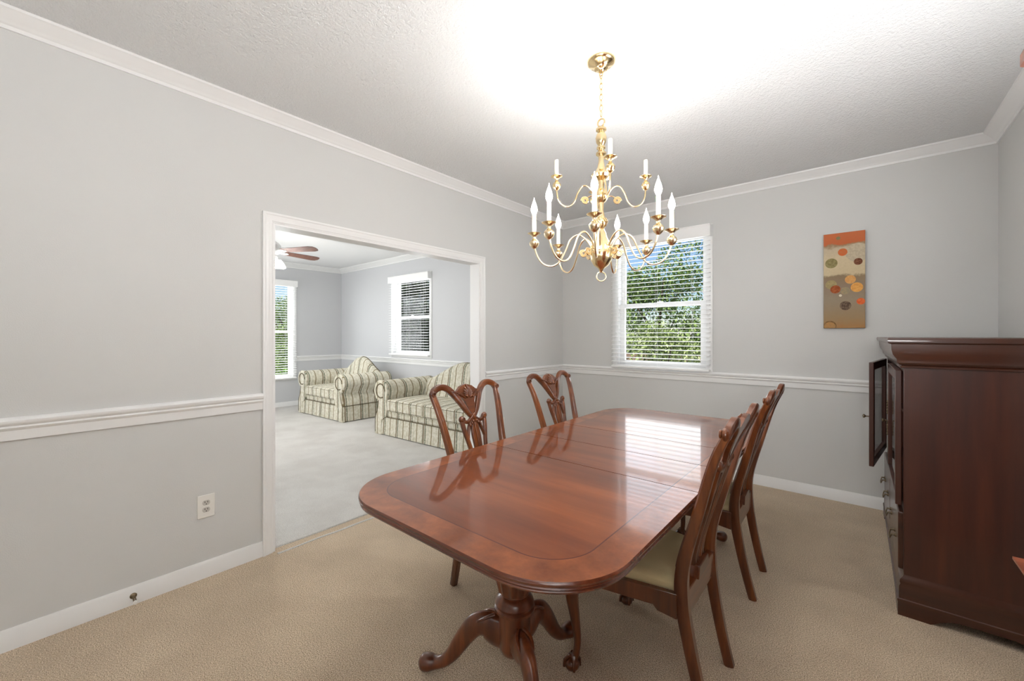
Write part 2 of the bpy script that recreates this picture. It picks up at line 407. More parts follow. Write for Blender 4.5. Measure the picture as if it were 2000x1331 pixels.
# cased opening: jambs, header lining and moulded casing
b = BM()
box(b, -TW-.002, .002, OPEN[0]-.004, OPEN[0]+.012, 0, OPEN[2]+.004); box(b, -TW-.002, .002, OPEN[1]-.012, OPEN[1]+.004, 0, OPEN[2]+.004); box(b, -TW-.002, .002, OPEN[0]+.0125, OPEN[1]-.0125, OPEN[2]-.012, OPEN[2]+.004)
struct('trim_opening_jamb', b, M_trim, smooth=0)
CAS = [(0,0),(0,.018),(.012,.020),(.018,.016),(.030,.016),(.036,.013),(.050,.012),(.055,.008),(.061,.006),(.061,0)]   # (across from outer edge, out)
def casing(name, sx, x):
    b = BM(); y0, y1, zt = OPEN[0]-.061, OPEN[1]+.061, OPEN[2]+.061
    r = []
    for (yy, zz, dy, dz) in ((y0, 0, 1, 0), (y0, zt, 1, -1), (y1, zt, -1, -1), (y1, 0, -1, 0)):
        r.append([(x+sx*o, yy+dy*a, zz+dz*a) for a, o in CAS])
    loft(b, r); return struct(name, b, M_trim, smooth=30)
casing('trim_opening_casing', 1, 0); casing('trim_opening_casing_living', -1, -TW)

# ------------------------------------------------------------------ windows and blinds (local: x along the wall, y outward, z up)
def window(name, loc, rz, w_, h_, apron=True):
    o = bpy.data.objects.new(name, None); C.objects.link(o); o.location = loc; o.rotation_euler = (0, 0, rz); o['kind'] = 'structure'
    hw = w_/2; cw = .062; b = BM()
    prof = [(0,0),(0,.012),(.010,.016),(.045,.014),(.055,.009),(.062,.007),(.062,0)]
    rings = []
    for (xx, zz, dx, dz) in ((-hw-cw, -cw, 1, 1), (-hw-cw, h_+cw, 1, -1), (hw+cw, h_+cw, -1, -1), (hw+cw, -cw, -1, 1), (-hw-cw, -cw, 1, 1)):
        rings.append([(xx+dx*a, -t, zz+dz*a) for a, t in prof])
    loft(b, rings, cap=False); obj('casing', b, M_trim, o, smooth=30)
    b = BM(); box(b, -hw, hw, 0, .155, -.012, .006); box(b, -hw-.012, -hw+.006, 0, .155, 0, h_); box(b, hw-.006, hw+.012, 0, .155, 0, h_); box(b, -hw, hw, 0, .155, h_-.006, h_+.012)
    obj('jamb', b, M_trim, o, smooth=0)
    zm = h_*.485
    def sash(z0, z1, y0, st, nm):
        b = BM(); box(b, -hw+.006, -hw+st, y0, y0+.035, z0, z1); box(b, hw-st, hw-.006, y0, y0+.035, z0, z1)
        box(b, -hw+st, hw-st, y0, y0+.035, z0, z0+.042); box(b, -hw+st, hw-st, y0, y0+.035, z1-.042, z1)
        s = obj(nm, b, M_trim, o, bevel=.003)
        b = BM(); box(b, -hw+st-.004, hw-st+.004, y0+.014, y0+.020, z0+.038, z1-.038); obj('pane', b, M_glass, s, smooth=0)
    sash(.006, zm+.022, .04, .062, 'lower_sash'); sash(zm-.022, h_-.006, .085, .050, 'upper_sash')
    b = BM(); box(b, -.03, .03, .028, .045, zm+.018, zm+.032); lathe(b, [(.012, 0), (.012, .008), (0, .008)], (0, .034, zm+.03)); obj('sash_lock', b, M_white, o)
    return o
def blind(loc, rz, w_, z0, z1, label, head=.12, tilt=4, stack=0):
    o = thing('window_blind', label, 'blind', loc, rz, None); hw = w_/2
    b = BM(); prism(b, [(-.085, z1-head*.95), (-.085, z1-.012), (-.091, z1-.006), (-.091, z1), (-.024, z1), (-.024, z1-.03), (-.075, z1-.03), (-.075, z1-head*.95)], -hw-.008, hw+.008, 'x')
    box(b, -hw-.012, -hw-.0085, -.0845, -.024, z1-head*.95, z1-.006); box(b, hw+.0085, hw+.012, -.0845, -.024, z1-head*.95, z1-.006)
    obj('valance', b, M_slat, o, smooth=30)
    b = BM(); zz = z1-head*.9; a = math.radians(tilt)
    while zz > z0+.04:
        prof = []
        for k in range(5):
            u = -.025+.05*k/4; prof.append((-.049+u*math.cos(a), zz+u*math.sin(a)+.0025*(1-(u/.025)**2)))
        prof += [(p, q-.0026) for p, q in prof[::-1]]
        prism(b, prof, -hw, hw, 'x'); zz -= .0445
    obj('slats', b, M_slat, o, smooth=50)
    b = BM(); box(b, -hw, hw, -.074, -.026, z0, z0+.022); obj('bottom_rail', b, M_slat, o, bevel=.004)
    b = BM()
    for fx in (-.68, -.02, .68):
        for yy in (-.074, -.025): sweep(b, [(fx*hw, yy, z0+.01), (fx*hw, yy, z1-.04)], (.0016, .0016), n=5, up=(1,0,0))
    obj('ladder_cord', b, M_slat, o, smooth=0)
    b = BM(); cx = hw-.05; sweep(b, [(cx, -.088, z1-.10), (cx, -.088, z1-.62)], (.002, .002), n=5, up=(1,0,0)); lathe(b, [(.001, .03), (.006, .0), (.006, -.02), (0, -.024)], (cx, -.088, z1-.64), n=10)
    obj('pull_cord', b, M_slat, o)
    return o
w1c = (WIN1[0]+WIN1[1])/2; window('window_1', (w1c, D, WIN1[2]), 0, WIN1[1]-WIN1[0], WIN1[3]-WIN1[2])
blind((w1c, D, 0), 0, 1.02, 1.003, 2.425, 'white slatted blind on dining room window behind brass chandelier')
w2c = (WIN2[0]+WIN2[1])/2; window('window_2', (w2c, D, WIN2[2]), 0, WIN2[1]-WIN2[0], WIN2[3]-WIN2[2])
blind((w2c, D, 0), 0, 1.12, 1.01, 2.40, 'white slatted blind on living room window above the striped sofas')
w3c = (WIN3[0]+WIN3[1])/2; window('window_3', (XL, w3c, WIN3[2]), PI/2, WIN3[1]-WIN3[0], WIN3[3]-WIN3[2])
blind((XL, w3c, 0), PI/2, 1.20, .53, 2.40, 'white slatted blind on tall living room window beside the opening, partly hidden', tilt=2)

# ------------------------------------------------------------------ dining table
TX, TY, TZ = 1.790, 1.988, .76
table = thing('dining_table', 'long polished mahogany double pedestal dining table with inlaid border', 'table', (TX, TY, 0))
def outline(off, z, n=14):
    A, B, r = TB_A-off, TB_B-off, max(TB_R-off, .02); P = []
    for cx, cy, a0 in ((A-r, B-r, 0), (-A+r, B-r, PI/2), (-A+r, -B+r, PI), (A-r, -B+r, 3*PI/2)):
        for k in range(n+1):
            a = a0 + PI/2*k/n; P.append((cx+r*math.cos(a), cy+r*math.sin(a), z))
    return P
prof = [(.022, TZ-.035), (.010, TZ-.034), (.006, TZ-.031), (.005, TZ-.027), (.008, TZ-.024), (.005, TZ-.022), (.002, TZ-.018), (.005, TZ-.0145), (.001, TZ-.012), (0, TZ-.007), (.0015, TZ-.003), (.004, TZ)]
seams = [-TB_B-.1, -.350, .0, .350, TB_B+.1]
for a, c in zip(seams, seams[1:]):
    b = BM(); R = []
    rings = [outline(o, z) for o, z in prof]
    V = [[b.verts.new(p) for p in r] for r in rings]; n = len(V[0])
    for p, q in zip(V, V[1:]):
        for i in range(n):
            f = b.faces.new((p[i], p[(i+1) % n], q[(i+1) % n], q[i])); f.material_index = 1
    b.faces.new(V[-1]).material_index = 0; b.faces.new(V[0][::-1]).material_index = 1
    gap = .0022
    for co, no in (((0, a+gap, 0), (0, -1, 0)), ((0, c-gap, 0), (0, 1, 0))):
        r = bmesh.ops.bisect_plane(b, geom=b.verts[:]+b.edges[:]+b.faces[:], plane_co=co, plane_no=no, clear_outer=True)
        ed = [e for e in r['geom_cut'] if isinstance(e, bmesh.types.BMEdge)]
        if ed:
            fc = bmesh.ops.contextual_create(b, geom=ed)['faces']
            for f in fc: f.material_index = 1
    obj('tabletop_leaf', b, [M_top, M_tedge], table, smooth=30)
b = BM(); box(b, -.30, .30, -1.0, 1.0, TZ-.072, TZ-.036); obj('underframe', b, M_base, table, bevel=.006)
def pedestal(cy, a0):
    b = BM()
    lathe(b, [(.105, .672), (.105, .676), (.13, .681), (.13, .689)], (0, cy, 0), n=32)
    obj('pedestal_plate', b, M_base, table)
    b = BM()
    lathe(b, [(.058, .672), (.074, .655), (.082, .60), (.082, .52), (.076, .45), (.060, .382)], (0, cy, 0), n=72, lobes=12, amp=.055)
    lathe(b, [(.054, .386), (.056, .376), (.052, .370), (.060, .364), (.070, .352), (.075, .338), (.071, .328), (.077, .322), (.077, .312), (.060, .306)], (0, cy, 0), n=32)
    lathe(b, [(.060, .308), (.060, .175), (.054, .155), (.034, .14), (.0, .136)], (0, cy, 0), n=32)
    obj('pedestal_column', b, M_base, table)
    for k in range(3):
        a = a0 + k*2*PI/3; u = (math.cos(a), math.sin(a))
        rows = [(.02, .205, .07, .12), (.07, .214, .066, .12), (.115, .232, .062, .098), (.155, .222, .058, .084), (.19, .184, .052, .074), (.222, .138, .047, .066), (.252, .093, .044, .056), (.285, .060, .045, .047), (.32, .045, .052, .046), (.352, .040, .070, .060), (.378, .036, .066, .060), (.392, .034, .036, .034)]
        path = [(u[0]*r, cy+u[1]*r, z, w_, h_) for r, z, w_, h_ in rows]
        b = BM(); sweep(b, spline(path, 5), n=16)
        l = obj('leg', b, M_base, table)
        b = BM()
        for s in (-1, 1):      # carved knee leaf
            t = [(.075+.09*q, .288-.045*q*q-.006*q, s*(.010+.016*math.sin(q*PI))) for q in [k_/7 for k_ in range(8)]]
            sweep(b, [(u[0]*r-u[1]*sd_, cy+u[1]*r+u[0]*sd_, z-.008, .014, .012) for r, z, sd_ in t], n=8)
        obj('knee_carving', b, M_base, l)
pedestal(-.783, math.radians(207)); pedestal(.783, math.radians(27))

# ------------------------------------------------------------------ chairs (local: faces +y, origin on the floor under the seat)
POST = [(.165, -.258, 0, .030, .036), (.171, -.228, .12, .032, .038), (.179, -.196, .28, .034, .042), (.188, -.178, .42, .036, .046), (.196, -.186, .55, .034, .042), (.210, -.238, .74, .034, .034), (.234, -.292, .93, .034, .028), (.250, -.334, 1.032, .031, .026)]
PS = spline(POST, 8)
def back_y(z):
    for p, q in zip(PS, PS[1:]):
        if p[2] <= z <= q[2]: return p[1]+(q[1]-p[1])*(z-p[2])/max(q[2]-p[2], 1e-6)
    return PS[-1][1] - (z-PS[-1][2])*.32
def bk(u, z, dy=0): return (u, back_y(z)+dy, z)
CHL = 'chairs around the mahogany dining table'
def make_chair(label):
    t = thing('dining_chair', label, 'chair', group=CHL)
    for s in (-1, 1):
        b = BM(); sweep(b, [(s*p[0], p[1], p[2], p[3], p[4]) for p in PS if p[2] <= .43], up=(0,1,0), square=True)
        obj('rear_leg', b, M_chair, t)
        b = BM(); sweep(b, [(s*p[0], p[1], p[2], p[3], p[4]) for p in PS if p[2] >= .40], up=(0,1,0), square=True)
        for du in (-.006, .006): sweep(b, [(s*(p[0]+du), p[1]+p[4]/2, p[2], .006, .006) for p in PS if .52 < p[2] < 1.0], up=(0,1,0), n=6)
        obj('back_post', b, M_chair, t)
        # cabriole front leg
        rows = [(.255, .212, .43, .050, .050), (.262, .222, .37, .062, .062), (.266, .228, .31, .054, .054), (.258, .220, .22, .040, .040), (.250, .212, .13, .030, .030), (.252, .216, .075, .028, .028), (.258, .224, .05, .036, .036)]
        b = BM(); sweep(b, spline([(s*r[0], *r[1:]) for r in rows], 5), up=(0,1,0), n=14)
        ball(b, (s*.262, .230, .026), .031, sz=.85)
        for k in range(4):
            a = k*PI/2+PI/4; sweep(b, [(s*.26+.012*math.cos(a), .226+.012*math.sin(a), .062, .016, .016), (s*.262+.030*math.cos(a), .230+.030*math.sin(a), .042, .014, .014), (s*.262+.033*math.cos(a), .230+.033*math.sin(a), .016, .011, .011)], up=(0,1,.2), n=8)
        obj('front_leg', b, M_chair, t)
        # side rail with stepped brackets
        b = BM(); P = [(.195, .435), (.195, .352), (.165, .352), (.150, .375), (-.085, .375), (-.10, .358), (-.165, .345), (-.165, .435)]
        loft(b, [[(s*(.266+(y-.195)*.19+o), y, z) for y, z in P] for o in (-.012, .010)])
        obj('side_rail', b, M_chair, t, bevel=.002)
    b = BM(); P = [(-.245, .435), (-.245, .345), (-.20, .345), (-.18, .372), (-.10, .378), (-.05, .362), (0, .352), (.05, .362), (.10, .378), (.18, .372), (.20, .345), (.245, .345), (.245, .435)]
    prism(b, P, .206, .230, 'y'); obj('front_rail', b, M_chair_h, t, bevel=.002)
    b = BM(); box(b, -.185, .185, -.196, -.165, .35, .445); prism(b, [(-.075, .44), (-.06, .485), (.06, .485), (.075, .44)], -.204, -.168, 'y'); obj('rear_rail', b, M_chair_h, t, bevel=.003)
    # slip seat
    b = BM(); Q = []
    for k, (z, o) in enumerate(((.432, .004), (.452, 0), (.466, .008), (.474, .030), (.478, .09))):
        A0, A1, y0, y1 = .258-o, .188-o, .212-o, -.160+o; ring = []
        for (cx, cy, a0) in ((A0-.03, y1*0+y0-.03, 0), (-A0+.03, y0-.03, PI/2), (-A1+.02, y1+.02, PI), (A1-.02, y1+.02, 3*PI/2)):
            rr = .03 if a0 < 2 else .02
            for q in range(5):
                a = a0+PI/2*q/4; ring.append((cx+rr*math.cos(a), cy+rr*math.sin(a), z))
        Q.append(ring)
    loft(b, Q); obj('seat', b, M_seat, t, smooth=60)
    # crest: two arches running from the ears down into the splat and out to the volutes
    b = BM()
    for s in (-1, 1):
        pts = [(.250, 1.028, .032, .026), (.232, 1.052, .034, .026), (.188, 1.066, .034, .026), (.146, 1.056, .035, .026), (.106, 1.022, .036, .025), (.072, .974, .033, .023), (.042, .925, .028, .021), (.012, .885, .020, .018)]
        rows = []
        for u, z, w_, h_ in spline(pts, 7):
            x, y, zz = bk(s*u, z); rows.append((x, y, zz, h_, w_))
        sweep(b, [(r[0], r[1], r[2], r[4], r[3]) for r in rows], up=(0,1,0), square=True)
        ball(b, bk(s*.250, 1.034, .002), .0205, sx=1.0, sy=.72, sz=1.15)
        torus(b, bk(s*.253, 1.036, .018), .011, .004, n=14)
    # plate and shell in the middle of the crest
    pl = [(-.118, 1.032), (-.075, 1.036), (-.045, 1.058), (0, 1.070), (.045, 1.058), (.075, 1.036), (.118, 1.032), (.082, 1.000), (.050, .996), (.034, .972), (.026, .93), (0, .900), (-.026, .93), (-.034, .972), (-.050, .996), (-.082, 1.000)]
    loft(b, [[bk(u, z, d) for u, z in pl] for d in (-.010, .008)])
    for k in range(-4, 5):
        a = k*.24; L = .075-.010*abs(k)
        sweep(b, [(*bk(.3*L*math.sin(a), .990+.25*L*math.cos(a), .010), .008, .008), (*bk(.7*L*math.sin(a), .990+.75*L*math.cos(a), .019), .015, .016), (*bk(L*math.sin(a), .990+L*math.cos(a), .010), .010, .010)], up=(0,1,0), n=8)
    for s in (-1, 1):
        for q in range(3):
            sweep(b, [(*bk(s*(.03+.02*q), .995+.012*q, .011), .008, .008), (*bk(s*(.065+.02*q), 1.022+.006*q, .014), .012, .010), (*bk(s*(.10+.012*q), 1.012+.012*q, .010), .006, .006)], up=(0,1,0), n=8)
    obj('crest_rail', b, M_chair_h, t, smooth=50)
    # pierced splat
    b = BM()
    for s in (-1, 1):
        up_ = [(.015, .90, .020), (-.015, .878, .020), (-.045, .862, .019), (-.070, .868, .020), (-.086, .885, .022), (-.094, .872, .016)]
        sweep(b, [(*bk(s*u, z), w_, .020) for u, z, w_ in spline(up_, 6)], up=(0,1,0), square=True)
        ball(b, bk(s*.090, .882, .002), .019, sy=.8); torus(b, bk(s*.084, .882, .013), .010, .004, n=12)
        out_ = [(.090, .875, .022), (.082, .82, .024), (.066, .75, .022), (.054, .68, .021), (.046, .60, .021), (.044, .54, .022), (.050, .475, .024)]
        sweep(b, [(*bk(s*u, z), w_, .018) for u, z, w_ in spline(out_, 6)], up=(0,1,0), square=True)
        mid = [(.004, .90, .014), (.020, .868, .018), (.042, .838, .017), (.058, .80, .015), (.064, .775, .012)]
        sweep(b, [(*bk(s*u, z), w_, .018) for u, z, w_ in spline(mid, 6)], up=(0,1,0), square=True)
        inn = [(.012, .86, .020), (.022, .80, .018), (.020, .72, .014), (.014, .64, .013), (.016, .56, .015), (.024, .475, .020)]
        sweep(b, [(*bk(s*u, z), w_, .018) for u, z, w_ in spline(inn, 6)], up=(0,1,0), square=True)
        for q in range(3): ball(b, bk(s*(.012+.014*q), .864-.010*q, .010), .010, sx=.8, n=10)
    fan = [(-.028, .862), (0, .874), (.028, .862), (.022, .80), (.012, .70), (0, .62), (-.012, .70), (-.022, .80)]
    loft(b, [[bk(u, z, d) for u, z in fan] for d in (-.006, .007)])
    sweep(b, [(*bk(0, .86, .008), .012, .010), (*bk(0, .76, .010), .009, .009), (*bk(0, .63, .006), .006, .006)], up=(0,1,0), n=8)
    obj('splat', b, M_chair, t, smooth=50)
    return t
LBL = ['carved mahogany chair on far side of table, in front of the opening',
       'carved mahogany chair on far side of table, against the wall near the window corner',
       'carved mahogany chair with cream seat nearest the camera, right side of table',
       'carved mahogany chair on right side of table, second along toward the window wall']
ch = make_chair(LBL[0]); ch.location = (1.372, 1.662, 0); ch.rotation_euler = (0, 0, -PI/2)
dup(ch, (1.372, 2.508, 0), -PI/2, LBL[1])
dup(ch, (2.136, 1.690, 0), PI/2 + .012, LBL[2])
dup(ch, (2.124, 2.560, 0), PI/2 + .015, LBL[3])

# ------------------------------------------------------------------ chandelier
CX, CY = 1.803, 1.872
chand = thing('chandelier', 'two tier polished brass candle chandelier on chain above the table', 'chandelier', (CX, CY, H))
def Zc(z): return z - H
b = BM(); lathe(b, [(.0, Zc(2.682)), (.012, Zc(2.684)), (.018, Zc(2.694)), (.034, Zc(2.700)), (.040, Zc(2.712)), (.060, Zc(2.722)), (.070, Zc(2.732)), (.071, 0)], n=40); torus(b, (0, 0, Zc(2.676)), .010, .003, 'y', 16); obj('canopy', b, M_brass, chand)
b = BM(); zz = 2.668; k = 0
while zz > 2.455:
    pts = []; nn = 18
    L, wv = .017, .0085
    rows = [(math.cos(2*PI*i/nn)*wv, math.sin(2*PI*i/nn)*L) for i in range(nn)]
    V = []
    for i, (a, c) in enumerate(rows):
        t = 2*PI*i/nn; ring = []
        for m_ in range(6):
            q = 2*PI*m_/6; rr = 1; da, dc = math.cos(t)*.0022*math.cos(q), math.sin(t)*.0022*math.cos(q); dd = .0022*math.sin(q)
            p = (a+da, dd) if k % 2 == 0 else (dd, a+da)
            ring.append(b.verts.new((p[0], p[1], Zc(zz)+c+dc)))
        V.append(ring)
    for i in range(nn):
        A_, B_ = V[i], V[(i+1) % nn]
        for m_ in range(6): b.faces.new((A_[m_], A_[(m_+1) % 6], B_[(m_+1) % 6], B_[m_]))
    zz -= .0275; k += 1
obj('chain', b, M_brass, chand)
b = BM(); torus(b, (0, 0, Zc(2.430)), .019, .004, 'y', 24); obj('top_loop', b, M_brass, chand)
b = BM()
prof = [(.0, 2.412), (.012, 2.410), (.026, 2.398), (.026, 2.390), (.014, 2.382), (.022, 2.372), (.028, 2.352), (.024, 2.328), (.014, 2.312), (.022, 2.306), (.022, 2.298), (.012, 2.290), (.026, 2.276), (.026, 2.268), (.014, 2.258), (.013, 2.235), (.020, 2.200), (.034, 2.178), (.048, 2.170), (.052, 2.160), (.046, 2.148), (.030, 2.144), (.016, 2.134), (.014, 2.100), (.022, 2.086), (.034, 2.070), (.036, 2.052), (.026, 2.034), (.014, 2.024), (.012, 1.985), (.018, 1.955), (.026, 1.935), (.028, 1.920), (.020, 1.902), (.014, 1.892), (.022, 1.876), (.030, 1.850), (.046, 1.815), (.056, 1.785), (.058, 1.765), (.052, 1.735), (.036, 1.708), (.016, 1.694), (.010, 1.684), (.006, 1.676), (.0, 1.672)]
lathe(b, [(r, Zc(z)) for r, z in prof], n=36)
for k in range(10):     # swirl fluting on the small knop
    a = 2*PI*k/10; sweep(b, [(.024*math.cos(a), .024*math.sin(a), Zc(1.945), .008, .008), (.029*math.cos(a+.4), .029*math.sin(a+.4), Zc(1.926), .011, .011), (.021*math.cos(a+.8), .021*math.sin(a+.8), Zc(1.905), .007, .007)], n=8)
obj('stem', b, M_brass, chand)
b = BM(); torus(b, (0, 0, Zc(1.652)), .0235, .003, 'y', 28, 8); bob = obj('bottom_ring', b, M_brass2, chand)
bob.rotation_euler = (0, 0, math.radians(40))
vx, vy = math.sin(math.radians(-40.18)), math.cos(math.radians(-40.18))      # away from the camera
rx, ry = vy, -vx
def arm(ang, R, zp, upper):
    a = math.radians(ang); ux, uy = math.cos(a)*vx+math.sin(a)*rx, math.cos(a)*vy+math.sin(a)*ry
    def P(r, z, off=0): return (ux*r - uy*off, uy*r + ux*off, Zc(z))
    b = BM()
    if upper: pts = [(.028, zp-.094), (.060, zp-.052), (.092, zp-.045), (.118, zp-.080), (.136, zp-.125), (.165, zp-.148), (.198, zp-.138), (.219, zp-.105), (R, zp-.062)]; th = .0075
    else: pts = [(.046, zp-.075), (.075, zp-.030), (.115, zp-.005), (.155, zp-.030), (.182, zp-.090), (.212, zp-.143), (.252, zp-.163), (.295, zp-.148), (.322, zp-.110), (R, zp-.062)]; th = .009
    sweep(b, [(*P(r, z), th, th) for r, z in spline([(p[0], p[1]) for p in pts], 7)], n=10)
    # rosette scroll under the root of the arm
    rr, rz = (.082, zp-.118) if upper else (.090, zp-.100)
    sc = []
    for k in range(26):
        t = k/25; q = t*4.2*PI; rad = .020*(1-.75*t); sc.append((*P(rr+rad*math.cos(q), rz+rad*math.sin(q)), .008, .008))
    sweep(b, sc, up=(-uy, ux, .01), n=6)
    r0, z0 = pts[0]
    sweep(b, [(*P(r, z), .006, .006) for r, z in spline([(r0+.01, z0-.004), ((r0+rr)/2, rz+.022), (rr+.017, rz)], 5)], n=8)
    o = obj('arm', b, M_brass2 if not upper else M_brass, chand)
    b = BM(); c = P(R, zp)
    cup = [(.004, -.074), (.011, -.071), (.022, -.060), (.0265, -.047), (.027, -.044), (.022, -.034), (.011, -.026), (.009, -.018), (.012, -.010), (.026, -.001), (.036, .003), (.037, .005), (.028, .003), (.012, .002), (.011, .012), (0, .012)]
    f = .80 if upper else .92
    lathe(b, [(r*f, z*(.9 if upper else 1)) for r, z in cup], c, n=24); obj('cup', b, M_brass2 if not upper else M_brass, o)
    hc = .085 if upper else .095
    b = BM(); lathe(b, [(.0100, .004), (.0100, hc), (.0085, hc+.002), (0, hc+.002)], c, n=18); obj('candle_sleeve', b, M_candle, o)
    if not upper:
        b = BM(); lathe(b, [(.006, hc), (.009, hc+.006), (.0155, hc+.022), (.0165, hc+.032), (.013, hc+.050), (.0075, hc+.066), (.003, hc+.078), (.0008, hc+.090), (0, hc+.092)], c, n=18); obj('bulb', b, M_bulb, o)
        lamp('chandelier_bulb_light', 'POINT', (CX+c[0], CY+c[1], zp+hc+.04), 11, (1, .985, .965), shadow_soft_size=.02)
for a in (-88, -124, -163, 146, 101, 58, 28, -33): arm(a, .338, 1.868, False)
for a in (-90, 90, 182, 2): arm(a, .225, 2.154, True)

# ------------------------------------------------------------------ china cabinet with the open door
cab = thing('sideboard_cabinet', 'dark cherry cabinet with glass doors ajar, in right corner of room', 'cabinet', (2.964, 2.74, 0))
CD, CL = WR-.012-2.964, 1.46     # depth (x), length (y)
b = BM()
box(b, 0, CD, 0, .022, .10, 1.21); box(b, 0, CD, CL-.022, CL, .10, 1.21); box(b, CD-.015, CD, .022, CL-.022, .10, 1.21)
box(b, .01, CD-.015, .022, CL-.022, .50, .522); box(b, .01, CD-.015, .022, CL-.022, .10, .12); box(b, .01, CD-.015, .022, CL-.022, 1.185, 1.21); box(b, .06, CD-.015, .022, CL-.022, .84, .855)
box(b, 0, .022, .0225, .045, .101, 1.209); box(b, 0, .022, CL-.045, CL-.0225, .101, 1.209); box(b, 0, .022, .045, CL-.045, .485, .525); box(b, 0, .022, .045, CL-.045, 1.175, 1.21); box(b, 0, .022, .715, .745, .19, .50)
obj('case', b, M_cab, cab, bevel=.0025)
CO = [(0,1.196),(.012,1.198),(.014,1.206),(.006,1.210),(.016,1.214),(.024,1.222),(.026,1.240),(.040,1.262),(.045,1.285),(.046,1.312),(.058,1.318),(.060,1.335),(.056,1.342)]
b = BM()
def cor(o, z): return [(-o, -o*.55, z), (CD, -o*.55, z), (CD, CL+o*.5, z), (-o, CL+o*.5, z)]
loft(b, [cor(o, z) for o, z in CO]); obj('cornice', b, M_cab_y, cab, smooth=25)
BO = [(.024, .066), (.024, .078), (.018, .082), (.017, .140), (.012, .152), (.015, .160), (.014, .172), (.004, .186), (0, .196)]
b = BM(); loft(b, [cor(o, z) for o, z in BO]); obj('base_molding', b, M_cab_y, cab, smooth=25)
b = BM()
def foot_outline(L): return [(0, 0), (.11, 0), (.135, .018), (.17, .036), (.20, .044), (L-.20, .044), (L-.17, .036), (L-.135, .018), (L-.11, 0), (L, 0), (L, .066), (0, .066)]
prism(b, [(x*(CD+.022)/.56-.022, z) for x, z in [(p, q) for p, q in foot_outline(.56)]], -.0125, .010, 'y')
prism(b, [(y+.0105, z) for y, z in foot_outline(CL-.0215)], -.0218, 0, 'x')
prism(b, [(x*(CD+.022)/.56-.022, z) for x, z in foot_outline(.56)], CL-.01, CL+.0115, 'y')
obj('bracket_foot', b, M_cab_y, cab, smooth=20)
def door_mesh(y0, y1, hy, rot):
    st, z0, z1, th = .050, .515, 1.182, .024
    R = Matrix.Translation((-.004, hy, 0)) @ Matrix.Rotation(rot, 4, 'Z')
    b = BM(); Y0, Y1 = y0-hy, y1-hy
    for q in ((Y0, Y0+st, z0, z1), (Y1-st, Y1, z0, z1), (Y0+st, Y1-st, z0, z0+st), (Y0+st, Y1-st, z1-st, z1)): box(b, -th, 0, *q, mtx=R)
    ym = (Y0+Y1)/2
    d = obj('door', b, M_cab, cab, bevel=.003)
    b = BM(); box(b, -th*.6, -th*.45, Y0+st-.008, Y1-st+.008, z0+st-.008, z1-st+.008, mtx=R); obj('glass_pane', b, M_glass, d, smooth=0)
    return d, R, Y0, Y1
d1, R1, a0, a1 = door_mesh(.047, .722, .047, 0)
b = BM(); kc = R1 @ Vector((-.026, a1-.032, .83)); lathe(b, [(.004, 0), (.004, -.012), (.011, -.020), (.011, -.024), (0, -.028)], kc, n=14, ax='x'); obj('door_knob', b, M_dbrass, d1)
for zt in (.945, .815):     # carved drops above and below the knob
    b = BM()
    for k in range(5): ball(b, R1 @ Vector((-.026, a1-.026, zt-.017*k)), .010, sx=.5, n=8)
    obj('door_applique', b, M_dbrass, d1)
d2, R2, a0, a1 = door_mesh(.738, CL-.047, CL-.047, math.radians(-7.5))
b = BM(); kc = R2 @ Vector((-.026, a0+.032, .83)); lathe(b, [(.004, 0), (.004, -.016), (.012, -.024), (.012, -.030), (0, -.034)], kc, n=14, ax='x'); obj('door_knob', b, M_dbrass, d2)
for y0, y1 in ((.048, .712), (.748, CL-.048)):
    b = BM(); box(b, -.018, .012, y0, y1, .200, .482); dr = obj('drawer', b, M_cab_y, cab, bevel=.006, seg=3)
    for yy in (y0+.16, y1-.16):
        b = BM()
        for e in (-.036, .036): lathe(b, [(.010, 0), (.010, -.004), (.005, -.008), (.005, -.020), (0, -.021)], (-.018, yy+e, .318), n=12, ax='x')
        sweep(b, spline([(-.036, yy-.036, .318), (-.042, yy-.030, .296), (-.044, yy, .288), (-.042, yy+.030, .296), (-.036, yy+.036, .318)], 5), (.006, .006), up=(1,0,0), n=8)
        obj('drawer_pull', b, M_dbrass, dr)

# ------------------------------------------------------------------ tall hutch just outside the right edge: only two corners of its mouldings reach the frame
hut = thing('china_hutch', 'reddish wood corner tips of tall hutch at right edge, in front of dark cabinet', 'cabinet', (3.135, .35, 0))
HD, HL = WR-.012-3.135, 1.11
M_hut = wood('red_brown_hutch_wood', srgb(84, 34, 18), srgb(140, 68, 40), srgb(176, 98, 62), axis='x')
b = BM(); box(b, 0, HD, 0, HL, .08, .79); obj('lower_case', b, M_hut, hut, bevel=.003)
b = BM(); box(b, .02, HD, .02, HL-.02, 0, .08); obj('plinth', b, M_hut, hut)
b = BM(); hc = lambda o, z: [(-o, -o, z), (HD, -o, z), (HD, HL+o*.9, z), (-o, HL+o*.9, z)]
loft(b, [hc(.0, .77), hc(.022, .785), (hc(.040, .798)), hc(.060, .822), hc(.060, .828)]); obj('countertop', b, M_hut, hut, smooth=25)
b = BM(); box(b, .05, HD, .02, HL-.02, .828, 1.93); obj('upper_case', b, M_hut, hut, bevel=.003)
b = BM(); loft(b, [hc(.0, 1.92), hc(.010, 1.94), hc(.034, 1.968), hc(.050, 1.985), hc(.050, 2.012)]); obj('cornice', b, M_hut, hut, smooth=25)
